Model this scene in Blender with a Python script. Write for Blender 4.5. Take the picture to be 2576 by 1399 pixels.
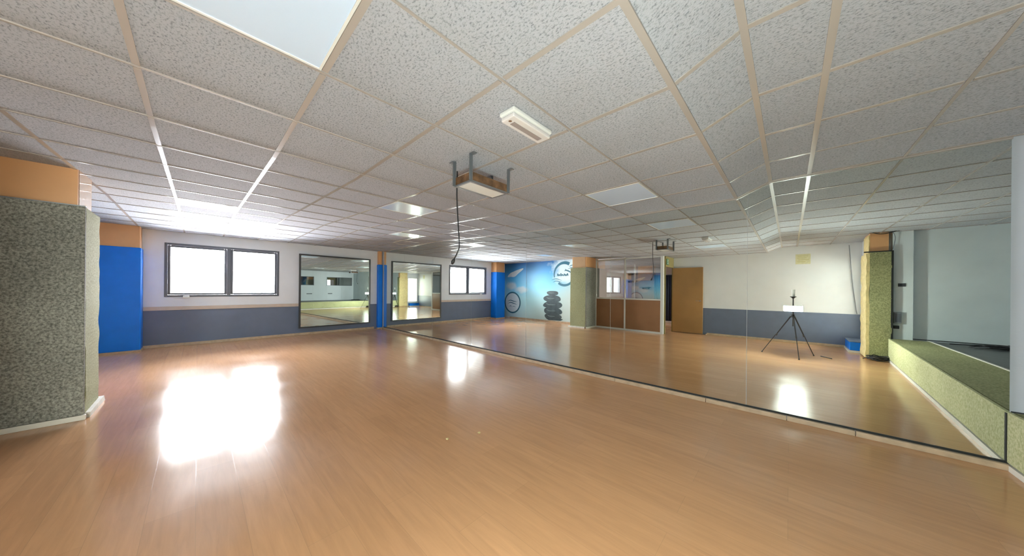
import bpy, bmesh, math, random
from mathutils import Vector, Matrix, noise
random.seed(7)
scene = bpy.context.scene
for o in list(bpy.data.objects): bpy.data.objects.remove(o)
COL = scene.collection
PI = math.pi

# ------------------------------------------------------------------ camera, world, light, exposure
D = 4.12                        # distance from the camera to the mirror wall
WX = -9.75                      # window wall
F_PX = 743.6
cam_d = bpy.data.cameras.new('camera'); cam = bpy.data.objects.new('camera', cam_d); COL.objects.link(cam)
cam_d.sensor_width = 36; cam_d.lens = F_PX / 2576 * 36; cam_d.clip_start = 0.01; cam_d.clip_end = 200
cam_d.shift_y = (728 - 699.5) / 2576
YAW = math.radians(43.23)
cam.location = (0, 0, 1.3)
cam.rotation_euler = (Matrix.Rotation(YAW, 3, 'Z') @ Matrix.Rotation(PI / 2, 3, 'X') @ Matrix.Rotation(math.radians(0.5), 3, 'Z')).to_euler()
scene.camera = cam

LED_POWER = 260.0
SKY = 42.0
world = bpy.data.worlds.new('world'); scene.world = world; world.use_nodes = True
bg = world.node_tree.nodes['Background']; bg.inputs[0].default_value = (0.94, 0.93, 1.0, 1); bg.inputs[1].default_value = SKY
vs = scene.view_settings
vs.view_transform = 'Standard'; vs.look = 'None'; vs.gamma = 1; vs.use_curve_mapping = False; vs.exposure = 1.5
cy = scene.cycles
cy.max_bounces = 16; cy.diffuse_bounces = 6; cy.glossy_bounces = 10; cy.transmission_bounces = 8; cy.transparent_max_bounces = 16
cy.sample_clamp_indirect = 8.0; cy.caustics_reflective = True

def portal(name, loc, rot, sx, sy):
    l = bpy.data.lights.new(name, 'AREA'); l.shape = 'RECTANGLE'; l.size = sx; l.size_y = sy; l.cycles.is_portal = True
    o = bpy.data.objects.new(name, l); COL.objects.link(o); o.location = loc; o.rotation_euler = rot
portal('window_portal', (WX - 0.2, 0.49, 1.655), (0, -PI / 2, 0), 1.3, 2.1)
portal('corridor_portal', (WX - 0.2, -3.4, 1.62), (0, -PI / 2, 0), 1.25, 2.0)  # guides daylight through the added corridor window
portal('side_window_portal', (1.33, -1.77, 1.2), (0, PI / 2, 0), 1.9, 0.85)

# ------------------------------------------------------------------ helpers
def new_mat(name):
    m = bpy.data.materials.new(name); m.use_nodes = True
    return m, m.node_tree.nodes, m.node_tree.links, m.node_tree.nodes['Principled BSDF']
def mat(name, col, rough=0.6, metal=0.0, spec=0.5, vary=0.0, vscale=8.0, bump=0.0, bscale=60.0, bdist=0.004):
    m, n, l, b = new_mat(name)
    b.inputs['Base Color'].default_value = (*col, 1); b.inputs['Roughness'].default_value = rough
    b.inputs['Metallic'].default_value = metal; b.inputs['Specular IOR Level'].default_value = spec
    tc = n.new('ShaderNodeTexCoord')
    if vary > 0:
        t = n.new('ShaderNodeTexNoise'); t.inputs['Scale'].default_value = vscale; t.inputs['Detail'].default_value = 6
        l.new(tc.outputs['Object'], t.inputs['Vector'])
        r = n.new('ShaderNodeValToRGB'); r.color_ramp.elements[0].position = 0.3; r.color_ramp.elements[1].position = 0.7
        r.color_ramp.elements[0].color = (*[c * (1 - vary) for c in col], 1)
        r.color_ramp.elements[1].color = (*[min(1, c * (1 + vary)) for c in col], 1)
        l.new(t.outputs['Fac'], r.inputs[0]); l.new(r.outputs[0], b.inputs['Base Color'])
    if bump > 0:
        t = n.new('ShaderNodeTexNoise'); t.inputs['Scale'].default_value = bscale; t.inputs['Detail'].default_value = 4
        l.new(tc.outputs['Object'], t.inputs['Vector'])
        bp = n.new('ShaderNodeBump'); bp.inputs['Strength'].default_value = bump; bp.inputs['Distance'].default_value = bdist
        l.new(t.outputs['Fac'], bp.inputs['Height']); l.new(bp.outputs[0], b.inputs['Normal'])
    return m
def speckle(name, c1, c2, scale, rough=0.9, bump=0.6, bdist=0.006, lo=0.4, hi=0.6, stretch=(1, 1, 1), big=0.12, spec=0.2):
    m, n, l, b = new_mat(name)
    tc = n.new('ShaderNodeTexCoord'); mp = n.new('ShaderNodeMapping'); mp.inputs['Scale'].default_value = stretch
    l.new(tc.outputs['Object'], mp.inputs[0])
    t = n.new('ShaderNodeTexNoise'); t.inputs['Scale'].default_value = scale; t.inputs['Detail'].default_value = 5; t.inputs['Roughness'].default_value = 0.7
    l.new(mp.outputs[0], t.inputs['Vector'])
    r = n.new('ShaderNodeValToRGB'); r.color_ramp.elements[0].position = lo; r.color_ramp.elements[1].position = hi
    r.color_ramp.elements[0].color = (*c1, 1); r.color_ramp.elements[1].color = (*c2, 1)
    l.new(t.outputs['Fac'], r.inputs[0])
    g = n.new('ShaderNodeTexNoise'); g.inputs['Scale'].default_value = 1.3; g.inputs['Detail'].default_value = 3
    l.new(tc.outputs['Object'], g.inputs['Vector'])
    mr = n.new('ShaderNodeMapRange'); mr.inputs[1].default_value = 0.3; mr.inputs[2].default_value = 0.7; mr.inputs[3].default_value = 1 - big; mr.inputs[4].default_value = 1 + big
    l.new(g.outputs['Fac'], mr.inputs[0])
    mx = n.new('ShaderNodeMix'); mx.data_type = 'RGBA'; mx.blend_type = 'MULTIPLY'; mx.inputs['Factor'].default_value = 1
    l.new(r.outputs[0], mx.inputs['A']); l.new(mr.outputs[0], mx.inputs['B']); l.new(mx.outputs['Result'], b.inputs['Base Color'])
    b.inputs['Roughness'].default_value = rough; b.inputs['Specular IOR Level'].default_value = spec
    bp = n.new('ShaderNodeBump'); bp.inputs['Strength'].default_value = bump; bp.inputs['Distance'].default_value = bdist
    l.new(t.outputs['Fac'], bp.inputs['Height']); l.new(bp.outputs[0], b.inputs['Normal'])
    return m

class MB:
    def __init__(s): s.bm = bmesh.new()
    def box(s, x0, x1, y0, y1, z0, z1, bevel=0.0, rot=None, at=None, seg=2):
        t = bmesh.new(); bmesh.ops.create_cube(t, size=1)
        for v in t.verts: v.co = Vector(((x0 + x1) / 2 + v.co.x * abs(x1 - x0), (y0 + y1) / 2 + v.co.y * abs(y1 - y0), (z0 + z1) / 2 + v.co.z * abs(z1 - z0)))
        if bevel > 0: bmesh.ops.bevel(t, geom=list(t.edges), offset=bevel, segments=seg, affect='EDGES', profile=0.6)
        s.merge(t, rot, at); return s
    def merge(s, t, rot=None, at=None):
        if rot is not None: bmesh.ops.rotate(t, verts=t.verts, cent=(0, 0, 0), matrix=rot)
        if at is not None: bmesh.ops.translate(t, verts=t.verts, vec=at)
        me = bpy.data.meshes.new('tmp'); t.to_mesh(me); t.free(); s.bm.from_mesh(me); bpy.data.meshes.remove(me)
    def cyl(s, p0, p1, r0, r1=None, seg=16):
        r1 = r0 if r1 is None else r1
        p0, p1 = Vector(p0), Vector(p1); d = p1 - p0
        t = bmesh.new(); bmesh.ops.create_cone(t, cap_ends=True, segments=seg, radius1=r0, radius2=r1, depth=d.length)
        q = Vector((0, 0, 1)).rotation_difference(d.normalized()).to_matrix()
        s.merge(t, q, (p0 + p1) / 2); return s
    def poly(s, pts):
        s.bm.faces.new([s.bm.verts.new(p) for p in pts]); return s
    def prism(s, pts, off):
        off = Vector(off); a = [s.bm.verts.new(p) for p in pts]; b = [s.bm.verts.new(Vector(p) + off) for p in pts]
        s.bm.faces.new(a); s.bm.faces.new(list(reversed(b)))
        for i in range(len(a)):
            j = (i + 1) % len(a); s.bm.faces.new([a[j], a[i], b[i], b[j]])
        return s
    def tube(s, pts, r, seg=8, cyclic=False):
        pts = [Vector(p) for p in pts]; rings = []; N = len(pts); up = None
        for i, p in enumerate(pts):
            a = pts[i - 1] if (i > 0 or cyclic) else p; b = pts[(i + 1) % N] if (i < N - 1 or cyclic) else p
            t = (b - a).normalized()
            if up is None: up = t.orthogonal().normalized()
            up = (up - t * up.dot(t)).normalized(); w = t.cross(up)
            rr = r[i] if isinstance(r, (list, tuple)) else r
            rings.append([s.bm.verts.new(p + (up * math.cos(2 * PI * k / seg) + w * math.sin(2 * PI * k / seg)) * rr) for k in range(seg)])
        for i in range(N if cyclic else N - 1):
            A, B = rings[i], rings[(i + 1) % N]
            for k in range(seg): s.bm.faces.new([A[k], A[(k + 1) % seg], B[(k + 1) % seg], B[k]])
        if not cyclic: s.bm.faces.new(list(reversed(rings[0]))); s.bm.faces.new(rings[-1])
        return s
    def build(s, name, m, parent=None, smooth=False, recalc=True):
        if recalc: bmesh.ops.recalc_face_normals(s.bm, faces=s.bm.faces)
        me = bpy.data.meshes.new(name); s.bm.to_mesh(me); s.bm.free()
        if smooth:
            for p in me.polygons: p.use_smooth = True
        me.materials.append(m)
        o = bpy.data.objects.new(name, me); COL.objects.link(o)
        if parent is not None:
            o.parent = parent
            o.matrix_parent_inverse = parent.matrix_basis.inverted()
        return o
def tag(o, label=None, cat=None, group=None, kind=None):
    if label: o['label'] = label
    if cat: o['category'] = cat
    if group: o['group'] = group
    if kind: o['kind'] = kind
    return o
def thing(name, label, cat, loc=(0, 0, 0), group=None):
    o = bpy.data.objects.new(name, None); COL.objects.link(o); o.location = loc; o.empty_display_size = 0.1
    return tag(o, label, cat, group)
def struct(o, label=None, cat=None): return tag(o, label, cat, kind='structure')
def spline(P, n=10):
    P = [Vector(p) for p in P]; Q = [P[0]] + P + [P[-1]]; out = []
    for i in range(1, len(Q) - 2):
        for k in range(n):
            t = k / n; a, b, c, d = Q[i - 1], Q[i], Q[i + 1], Q[i + 2]
            out.append(0.5 * ((2 * b) + (c - a) * t + (2 * a - 5 * b + 4 * c - d) * t * t + (3 * b - a - 3 * c + d) * t ** 3))
    return out + [P[-1]]

# ------------------------------------------------------------------ materials
M = {}
M['white_wall'] = mat('white_wall', (0.72, 0.75, 0.79), 0.55, vary=0.03, vscale=3, bump=0.15, bscale=90)
M['grey_wall'] = mat('grey_wall', (0.70, 0.77, 0.80), 0.6, vary=0.04, vscale=3, bump=0.2, bscale=80)
M['blue_grey'] = mat('blue_grey_wainscot', (0.13, 0.165, 0.245), 0.5, vary=0.05, vscale=5, bump=0.15, bscale=90)
M['cream'] = mat('cream_strip', (0.56, 0.47, 0.40), 0.5, vary=0.05)
M['skirting'] = mat('skirting_wood', (0.50, 0.38, 0.26), 0.45, vary=0.15, vscale=12)
M['skirting_white'] = mat('pale_skirting', (0.72, 0.70, 0.62), 0.4, vary=0.05)
M['dark'] = mat('dark_gap', (0.012, 0.014, 0.014), 0.7)
M['black'] = mat('black_rubber', (0.015, 0.016, 0.018), 0.5)
M['dark_frame'] = mat('dark_frame', (0.045, 0.047, 0.052), 0.4)
M['win_frame'] = mat('window_frame_paint', (0.105, 0.115, 0.14), 0.35)
M['blue'] = mat('blue_padding', (0.003, 0.19, 0.78), 0.36, spec=0.25, vary=0.06, vscale=4, bump=0.1, bscale=15)
M['orange'] = mat('orange_paint', (0.74, 0.40, 0.18), 0.38, vary=0.06, vscale=3, bump=0.05)
M['orange_gloss'] = mat('orange_gloss', (0.60, 0.40, 0.24), 0.12, vary=0.06, vscale=3)
M['steel'] = mat('grey_steel', (0.24, 0.26, 0.28), 0.35, metal=0.55, vary=0.08)
M['white_plastic'] = mat('white_plastic', (0.78, 0.80, 0.78), 0.25)
M['alu'] = mat('white_aluminium', (0.72, 0.73, 0.70), 0.3)
M['panel_brown'] = mat('brown_panel', (0.33, 0.165, 0.075), 0.4, vary=0.10, vscale=2.2)
M['door_wood'] = mat('door_wood', (0.36, 0.20, 0.07), 0.38, vary=0.14, vscale=1.6)
M['olive_wall'] = mat('olive_wall', (0.26, 0.21, 0.08), 0.6, vary=0.06)
M['foam'] = mat('yellow_foam', (0.62, 0.50, 0.24), 0.8, vary=0.18, vscale=14, bump=0.5, bscale=30)
M['carpet_north'] = speckle('window_lit_olive_carpet', (0.26, 0.27, 0.15), (0.44, 0.44, 0.27), 60, big=0.1)  # lighter copy of the olive carpet, window light put into its colour
M['foam_white'] = mat('pale_foam', (0.70, 0.68, 0.62), 0.7, vary=0.1, vscale=12, bump=0.4, bscale=30)
M['carpet_grey'] = speckle('grey_green_carpet', (0.12, 0.124, 0.11), (0.40, 0.405, 0.355), 60, lo=0.36, hi=0.64, big=0.22)
M['carpet_green'] = speckle('olive_carpet', (0.20, 0.205, 0.095), (0.36, 0.36, 0.19), 60, big=0.12)
M['carpet_lime'] = speckle('lime_carpet', (0.38, 0.39, 0.20), (0.56, 0.56, 0.34), 45, big=0.12)
M['stage_floor'] = mat('grey_stage_floor', (0.10, 0.11, 0.115), 0.5, vary=0.1)
M['diffuser'] = mat('light_diffuser', (0.64, 0.79, 1.0), 0.16, spec=0.5, bump=0.02, bscale=200)
M['tee'] = mat('ceiling_tee', (0.41, 0.375, 0.345), 0.22, spec=0.6)
M['brown_board'] = mat('chipboard', (0.16, 0.085, 0.04), 0.7, vary=0.5, vscale=18, bump=0.4, bscale=30)
M['navy'] = mat('navy_cloth', (0.012, 0.018, 0.04), 0.7)
M['paper'] = mat('faded_yellow_paper', (0.63, 0.62, 0.40), 0.7, vary=0.1, vscale=20)
M['print'] = mat('faded_print', (0.50, 0.48, 0.24), 0.7)
M['green_sign'] = mat('green_sign', (0.03, 0.16, 0.08), 0.4)
M['chrome'] = mat('chrome', (0.75, 0.75, 0.75), 0.12, metal=1.0)

def mirror_mat(name, col):
    m, n, l, b = new_mat(name)
    b.inputs['Base Color'].default_value = (*col, 1); b.inputs['Metallic'].default_value = 1; b.inputs['Roughness'].default_value = 0.0
    return m
M['mirror'] = mirror_mat('mirror_silver', (0.83, 0.87, 0.83))
M['mirror2'] = mirror_mat('framed_mirror_silver', (0.78, 0.84, 0.80))
def glass_mat(name, refl, tint):
    m = bpy.data.materials.new(name); m.use_nodes = True; n = m.node_tree.nodes; l = m.node_tree.links; n.clear()
    out = n.new('ShaderNodeOutputMaterial'); mx = n.new('ShaderNodeMixShader'); t = n.new('ShaderNodeBsdfTransparent'); g = n.new('ShaderNodeBsdfGlossy')
    t.inputs[0].default_value = (*tint, 1); g.inputs['Roughness'].default_value = 0.0
    lw = n.new('ShaderNodeLayerWeight'); lw.inputs['Blend'].default_value = 0.35
    mr = n.new('ShaderNodeMapRange'); mr.inputs[3].default_value = refl; mr.inputs[4].default_value = 0.95
    l.new(lw.outputs['Fresnel'], mr.inputs[0]); l.new(mr.outputs[0], mx.inputs[0])
    l.new(t.outputs[0], mx.inputs[1]); l.new(g.outputs[0], mx.inputs[2]); l.new(mx.outputs[0], out.inputs[0])
    return m
M['glass'] = glass_mat('clear_glass', 0.04, (0.95, 0.97, 0.96))
M['glass_dark'] = glass_mat('partition_glass', 0.30, (0.78, 0.78, 0.78))
def emis(name, col, s):
    m = bpy.data.materials.new(name); m.use_nodes = True; n = m.node_tree.nodes; l = m.node_tree.links; n.clear()
    out = n.new('ShaderNodeOutputMaterial'); e = n.new('ShaderNodeEmission'); e.inputs[0].default_value = (*col, 1); e.inputs[1].default_value = s
    l.new(e.outputs[0], out.inputs[0]); return m
M['led'] = emis('led_diffuser', (0.90, 1.0, 0.92), LED_POWER)
M['ceiling_tile'] = speckle('ceiling_tile', (0.19, 0.205, 0.235), (0.47, 0.495, 0.545), 75, rough=0.9, bump=0.8, bdist=0.006, lo=0.33, hi=0.50, big=0.04, stretch=(1, 1.5, 1))

def floor_mat():
    m, n, l, b = new_mat('laminate_floor')
    tc = n.new('ShaderNodeTexCoord')
    br = n.new('ShaderNodeTexBrick'); br.offset = 0.37; br.offset_frequency = 2
    br.inputs['Scale'].default_value = 1; br.inputs['Mortar Size'].default_value = 0.0012; br.inputs['Mortar Smooth'].default_value = 0.2
    br.inputs['Brick Width'].default_value = 1.28; br.inputs['Row Height'].default_value = 0.193; br.inputs['Bias'].default_value = 0.0
    br.inputs['Color1'].default_value = (0.0, 0.0, 0.0, 1); br.inputs['Color2'].default_value = (1, 1, 1, 1); br.inputs['Mortar'].default_value = (0.5, 0.5, 0.5, 1)
    l.new(tc.outputs['Object'], br.inputs['Vector'])
    ramp = n.new('ShaderNodeValToRGB')
    ramp.color_ramp.elements[0].color = (0.505, 0.272, 0.135, 1); ramp.color_ramp.elements[1].color = (0.55, 0.30, 0.150, 1)
    l.new(br.outputs['Color'], ramp.inputs[0])
    mp = n.new('ShaderNodeMapping'); mp.inputs['Scale'].default_value = (1.2, 14, 1)
    l.new(tc.outputs['Object'], mp.inputs[0])
    gr = n.new('ShaderNodeTexNoise'); gr.inputs['Scale'].default_value = 2.0; gr.inputs['Detail'].default_value = 6; gr.inputs['Roughness'].default_value = 0.6; gr.inputs['Distortion'].default_value = 0.6
    l.new(mp.outputs[0], gr.inputs['Vector'])
    mr = n.new('ShaderNodeMapRange'); mr.inputs[1].default_value = 0.3; mr.inputs[2].default_value = 0.7; mr.inputs[3].default_value = 0.90; mr.inputs[4].default_value = 1.07
    l.new(gr.outputs['Fac'], mr.inputs[0])
    mx = n.new('ShaderNodeMix'); mx.data_type = 'RGBA'; mx.blend_type = 'MULTIPLY'; mx.inputs['Factor'].default_value = 1
    l.new(ramp.outputs[0], mx.inputs['A']); l.new(mr.outputs[0], mx.inputs['B'])
    m2 = n.new('ShaderNodeMix'); m2.data_type = 'RGBA'; m2.inputs['B'].default_value = (0.36, 0.21, 0.11, 1)
    sc = n.new('ShaderNodeMath'); sc.operation = 'MULTIPLY'; sc.inputs[1].default_value = 0.55
    l.new(br.outputs['Fac'], sc.inputs[0]); l.new(sc.outputs[0], m2.inputs['Factor']); l.new(mx.outputs['Result'], m2.inputs['A'])
    l.new(m2.outputs['Result'], b.inputs['Base Color'])
    rn = n.new('ShaderNodeTexNoise'); rn.inputs['Scale'].default_value = 1.7; rn.inputs['Detail'].default_value = 5
    l.new(tc.outputs['Object'], rn.inputs['Vector'])
    rr = n.new('ShaderNodeMapRange'); rr.inputs[1].default_value = 0.3; rr.inputs[2].default_value = 0.7; rr.inputs[3].default_value = 0.12; rr.inputs[4].default_value = 0.19
    l.new(rn.outputs['Fac'], rr.inputs[0]); l.new(rr.outputs[0], b.inputs['Roughness'])
    b.inputs['Specular IOR Level'].default_value = 0.42
    bp = n.new('ShaderNodeBump'); bp.inputs['Strength'].default_value = 0.08; bp.inputs['Distance'].default_value = 0.0006; bp.invert = True
    l.new(br.outputs['Fac'], bp.inputs['Height']); l.new(bp.outputs[0], b.inputs['Normal'])
    return m
M['floor'] = floor_mat()

def mural_mat():
    # printed photograph of a sky: object x -9.75..-5.7, z 0..2.5
    m, n, l, b = new_mat('sky_mural_print')
    tc = n.new('ShaderNodeTexCoord'); sp = n.new('ShaderNodeSeparateXYZ'); l.new(tc.outputs['Object'], sp.inputs[0])
    ux = n.new('ShaderNodeMapRange'); ux.inputs[1].default_value = -9.75; ux.inputs[2].default_value = -5.75; l.new(sp.outputs['X'], ux.inputs[0])
    uz = n.new('ShaderNodeMapRange'); uz.inputs[1].default_value = 0; uz.inputs[2].default_value = 2.49; l.new(sp.outputs['Z'], uz.inputs[0])
    rz = n.new('ShaderNodeValToRGB'); e = rz.color_ramp.elements
    e[0].position = 0.0; e[0].color = (0.56, 0.80, 0.84, 1); e[1].position = 1.0; e[1].color = (0.02, 0.12, 0.36, 1)
    for p, c in ((0.36, (0.46, 0.82, 0.90)), (0.56, (0.20, 0.68, 0.96)), (0.80, (0.07, 0.38, 0.76))):
        k = e.new(p); k.color = (*c, 1)
    l.new(uz.outputs[0], rz.inputs[0])
    mul = n.new('ShaderNodeMath'); mul.operation = 'MULTIPLY_ADD'; mul.inputs[1].default_value = -0.6; mul.inputs[2].default_value = 0.0
    l.new(uz.outputs[0], mul.inputs[0])
    ad = n.new('ShaderNodeMath'); ad.operation = 'ADD'; l.new(ux.outputs[0], ad.inputs[0]); l.new(mul.outputs[0], ad.inputs[1])
    r2 = n.new('ShaderNodeMapRange'); r2.inputs[1].default_value = 0.15; r2.inputs[2].default_value = 0.75; r2.interpolation_type = 'SMOOTHSTEP'
    l.new(ad.outputs[0], r2.inputs[0])
    mx = n.new('ShaderNodeMix'); mx.data_type = 'RGBA'; mx.inputs['B'].default_value = (0.50, 0.63, 0.63, 1)
    l.new(r2.outputs[0], mx.inputs['Factor']); l.new(rz.outputs[0], mx.inputs['A'])
    # clouds: two soft regions broken up by noise
    def blob(cx, cz, rx, rz_):
        mp = n.new('ShaderNodeMapping'); mp.inputs['Location'].default_value = (-cx / rx, 0, -cz / rz_); mp.inputs['Scale'].default_value = (1 / rx, 0, 1 / rz_)
        l.new(tc.outputs['Object'], mp.inputs[0]); g = n.new('ShaderNodeTexGradient'); g.gradient_type = 'SPHERICAL'; l.new(mp.outputs[0], g.inputs[0]); return g.outputs['Fac']
    tot = None
    for a in ((-6.2, 2.1, 1.25, 0.75), (-9.3, 1.45, 0.5, 0.26), (-8.7, 1.3, 0.6, 0.22)):
        f = blob(*a)
        if tot is None: tot = f
        else:
            q = n.new('ShaderNodeMath'); q.operation = 'MAXIMUM'; l.new(tot, q.inputs[0]); l.new(f, q.inputs[1]); tot = q.outputs[0]
    nz = n.new('ShaderNodeTexNoise'); nz.inputs['Scale'].default_value = 3.2; nz.inputs['Detail'].default_value = 8; nz.inputs['Roughness'].default_value = 0.6; l.new(tc.outputs['Object'], nz.inputs['Vector'])
    q = n.new('ShaderNodeMath'); q.operation = 'MULTIPLY_ADD'; q.inputs[1].default_value = 1.0; l.new(nz.outputs['Fac'], q.inputs[0]); l.new(tot, q.inputs[2])
    cr = n.new('ShaderNodeMapRange'); cr.inputs[1].default_value = 0.70; cr.inputs[2].default_value = 1.1; cr.inputs[4].default_value = 0.9; l.new(q.outputs[0], cr.inputs[0])
    m3 = n.new('ShaderNodeMix'); m3.data_type = 'RGBA'; m3.inputs['B'].default_value = (0.70, 0.85, 0.90, 1)
    l.new(cr.outputs[0], m3.inputs['Factor']); l.new(mx.outputs['Result'], m3.inputs['A'])
    l.new(m3.outputs['Result'], b.inputs['Base Color']); b.inputs['Roughness'].default_value = 0.35
    return m
M['mural'] = mural_mat()
M['print_teal'] = mat('teal_ink', (0.03, 0.16, 0.25), 0.35)
M['print_pale'] = mat('pale_ink', (0.72, 0.86, 0.90), 0.35, vary=0.05, vscale=6)
M['print_stone'] = mat('stone_ink', (0.055, 0.085, 0.10), 0.35, vary=0.35, vscale=5)
M['print_stone_light'] = mat('stone_light_ink', (0.15, 0.21, 0.23), 0.35, vary=0.2, vscale=8)

# ------------------------------------------------------------------ setting
WT = 0.2
MY = -1.65      # mural wall
SY = -2.2       # south wall
PY = -1.35      # glazed partition
JX = 1.2        # short east wall behind the carpeted pillar
AY = -0.93      # south wall over the stage
EX = 4.2        # east wall over the stage
CYB = -5.0      # back of the room behind the partition
H_WALL = 2.75

fl = MB().box(WX - WT, EX + WT, CYB - WT, D + WT, -0.15, 0).build('floor', M['floor']); struct(fl)

def wall(name, boxes, m=None):
    b = MB()
    for a in boxes: b.box(*a)
    return struct(b.build(name, m or M['white_wall']))
WY0, WY1, WZ0, WZ1 = -0.49, 1.46, 1.07, 2.24
ww = wall('wall_west', [(WX - WT, WX, CYB, -4.4, 0, H_WALL), (WX - WT, WX, -2.4, WY0, 0, H_WALL), (WX - WT, WX, -4.4, -2.4, 0, 1.0), (WX - WT, WX, -4.4, -2.4, 2.25, H_WALL), (WX - WT, WX, WY1, D, 0, H_WALL), (WX - WT, WX, WY0, WY1, 0, WZ0), (WX - WT, WX, WY0, WY1, WZ1, H_WALL)])
MB().box(WX, WX + 0.006, MY, D, 0, 0.79).build('wainscot', M['blue_grey'], ww)
MB().box(WX, WX + 0.02, -0.77, 1.98, 0.785, 0.865, bevel=0.004).build('dado_strip', M['cream'], ww)
wn = wall('wall_north', [(WX - WT, EX + WT, D, D + WT, 0, H_WALL)], mat('pale_blue_grey_wall', (0.52, 0.56, 0.62), 0.6, vary=0.04, vscale=3, bump=0.2, bscale=80))
wm = wall('wall_mural', [(WX, -5.58, MY - 0.12, MY, 0, H_WALL)])
sw = wall('wall_south', [(-2.73, JX + 0.12, SY - 0.12, SY, 0, H_WALL)])
MB().box(-2.73, JX, SY, SY + 0.006, 0, 0.79).build('wainscot', M['blue_grey'], sw)
SW0, SW1, SZ0, SZ1 = -2.14, -1.42, 0.33, 2.05
EA0, EA1, EB0, EB1 = -0.82, 0.88, 1.66, 3.35
ew = wall('wall_east', [(EX, EX + WT, AY - 0.12, EA0, 0, H_WALL), (EX, EX + WT, EA1, EB0, 0, H_WALL), (EX, EX + WT, EB1, D + WT, 0, H_WALL),
                        (EX, EX + WT, EA0, EA1, 0, 1.46), (EX, EX + WT, EA0, EA1, 2.06, H_WALL), (EX, EX + WT, EB0, EB1, 0, 1.46), (EX, EX + WT, EB0, EB1, 2.06, H_WALL)], M['white_wall'])
wall('wall_east_return', [(JX, JX + 0.12, SY, SW0, 0, H_WALL), (JX, JX + 0.12, SW1, AY, 0, H_WALL), (JX, JX + 0.12, SW0, SW1, 0, SZ0), (JX, JX + 0.12, SW0, SW1, SZ1, H_WALL)])
wall('wall_stage_south', [(JX + 0.12, EX + WT, AY - 0.12, AY, 0, H_WALL), (1.42, 1.66, AY, AY + 0.10, 0.40, H_WALL)], M['grey_wall'])
wall('wall_corridor', [(WX, -2.71, CYB - 0.2, CYB, 0, H_WALL), (-2.70, -2.60, CYB, SY - 0.12, 0, H_WALL)], mat('beige_wall', (0.36, 0.28, 0.23), 0.6))
struct(MB().box(-2.78, -2.71, SY, PY - 0.02, 2.03, H_WALL).build('wall_lintel', M['olive_wall']))

# ceiling: suspended tiles on a visible grid; it dips in mid room and steps up near the stage
XS = sorted([-0.44 - 0.6 * k for k in range(16)] + [-0.155, 0.13] + [0.13 + 0.57 * k for k in range(1, 8)])
YS = [0.41 + 0.6125 * k for k in range(-9, 7)]
PROF = [(-30, 2.49), (-6.5, 2.49), (-3, 2.335), (-0.44, 2.335), (-0.155, 2.455), (9, 2.47)]
def zc(x):
    for (a, b), (c, d) in zip(PROF, PROF[1:]):
        if a <= x <= c: return b + (d - b) * (x - a) / (c - a)
    return 2.49
HX0, HX1, HY0, HY1 = 1.12, 1.50, -0.93, -0.70
cxs = sorted(set([WX - 0.1, EX + 0.1, -6.5, -3.0, HX0, HX1] + XS)); cys = [CYB, HY0, HY1, D + 0.1]
b = MB()
for i in range(len(cxs) - 1):
    for j in range(len(cys) - 1):
        x0, x1, y0, y1 = cxs[i], cxs[i + 1], cys[j], cys[j + 1]
        if x0 >= HX0 - 1e-6 and x1 <= HX1 + 1e-6 and j == 1: continue
        b.prism([(x0, y0, zc(x0)), (x1, y0, zc(x1)), (x1, y1, zc(x1)), (x0, y1, zc(x0))], (0, 0, 0.018))
ce = struct(b.build('ceiling', M['ceiling_tile']))
def tee_y(b, x, y0, y1, w=0.030):     # runs along y
    if x < -0.5: w = 0.011
    if x > 0.3: w = 0.018
    z = zc(x); b.box(x - w / 2, x + w / 2, y0, y1, z - 0.006, z + 0.004)
def tee_x(b, x0, x1, y, w=0.026):
    x0b, x1b = x0 + 0.015, x1 - 0.015
    pts = [p for p in [x0b] + [q for q in (-6.5, -3.0) if x0b < q < x1b] + [x1b]]
    for a, c in zip(pts, pts[1:]):
        b.prism([(a, y - w / 2, zc(a) - 0.005), (c, y - w / 2, zc(c) - 0.005), (c, y + w / 2, zc(c) - 0.005), (a, y + w / 2, zc(a) - 0.005)], (0, 0, 0.008))
b = MB()
for x in XS:
    if x < WX + 0.05 or x > EX: continue
    y0 = MY if x < -5.7 else (PY if x < -2.75 else (SY if x < JX else AY))
    tee_y(b, x, y0, D)
for y in YS:
    ed = [WX] + [x for x in XS if x > WX + 0.05 and x < EX] + [EX]
    for x0, x1 in zip(ed, ed[1:]):
        if x1 < -5.6 and y < MY: continue
        if -5.6 <= x1 < -2.7 and y < PY: continue
        if x1 < JX + 0.2 and y < SY: continue
        if x1 > JX and y < AY: continue
        tee_x(b, x0, x1, y)
b.build('ceiling_grid', M['tee'], ce)
b = MB().box(WX - WT, EX + WT, CYB - WT, D + WT, H_WALL, H_WALL + 0.1)
struct(b.build('roof_slab', M['dark'])).name = 'ceiling_slab'

# baseboards
struct(MB().box(WX, WX + 0.016, -0.77, 3.9, 0, 0.06, bevel=0.004).build('baseboard_west', M['skirting']))
struct(MB().box(WX + 0.35, -5.63, MY, MY + 0.014, 0, 0.05, bevel=0.003).build('baseboard_mural', M['skirting']))
struct(MB().box(-1.80, 0.95, SY, SY + 0.016, 0, 0.055, bevel=0.004).box(-1.82, -1.80, SY, SY + 0.12, 0, 0.02).build('baseboard_south', M['skirting']))
b = MB(); jx = [-9.6, -7.6, -5.7, -3.73, -1.804, -0.709, -0.016, 0.44, 1.185]
for a, c in zip(jx, jx[1:]): b.box(a + 0.002, c - 0.002, D - 0.050, D - 0.014, 0, 0.045, bevel=0.004)
struct(b.build('baseboard_north', M['skirting']))

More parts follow.
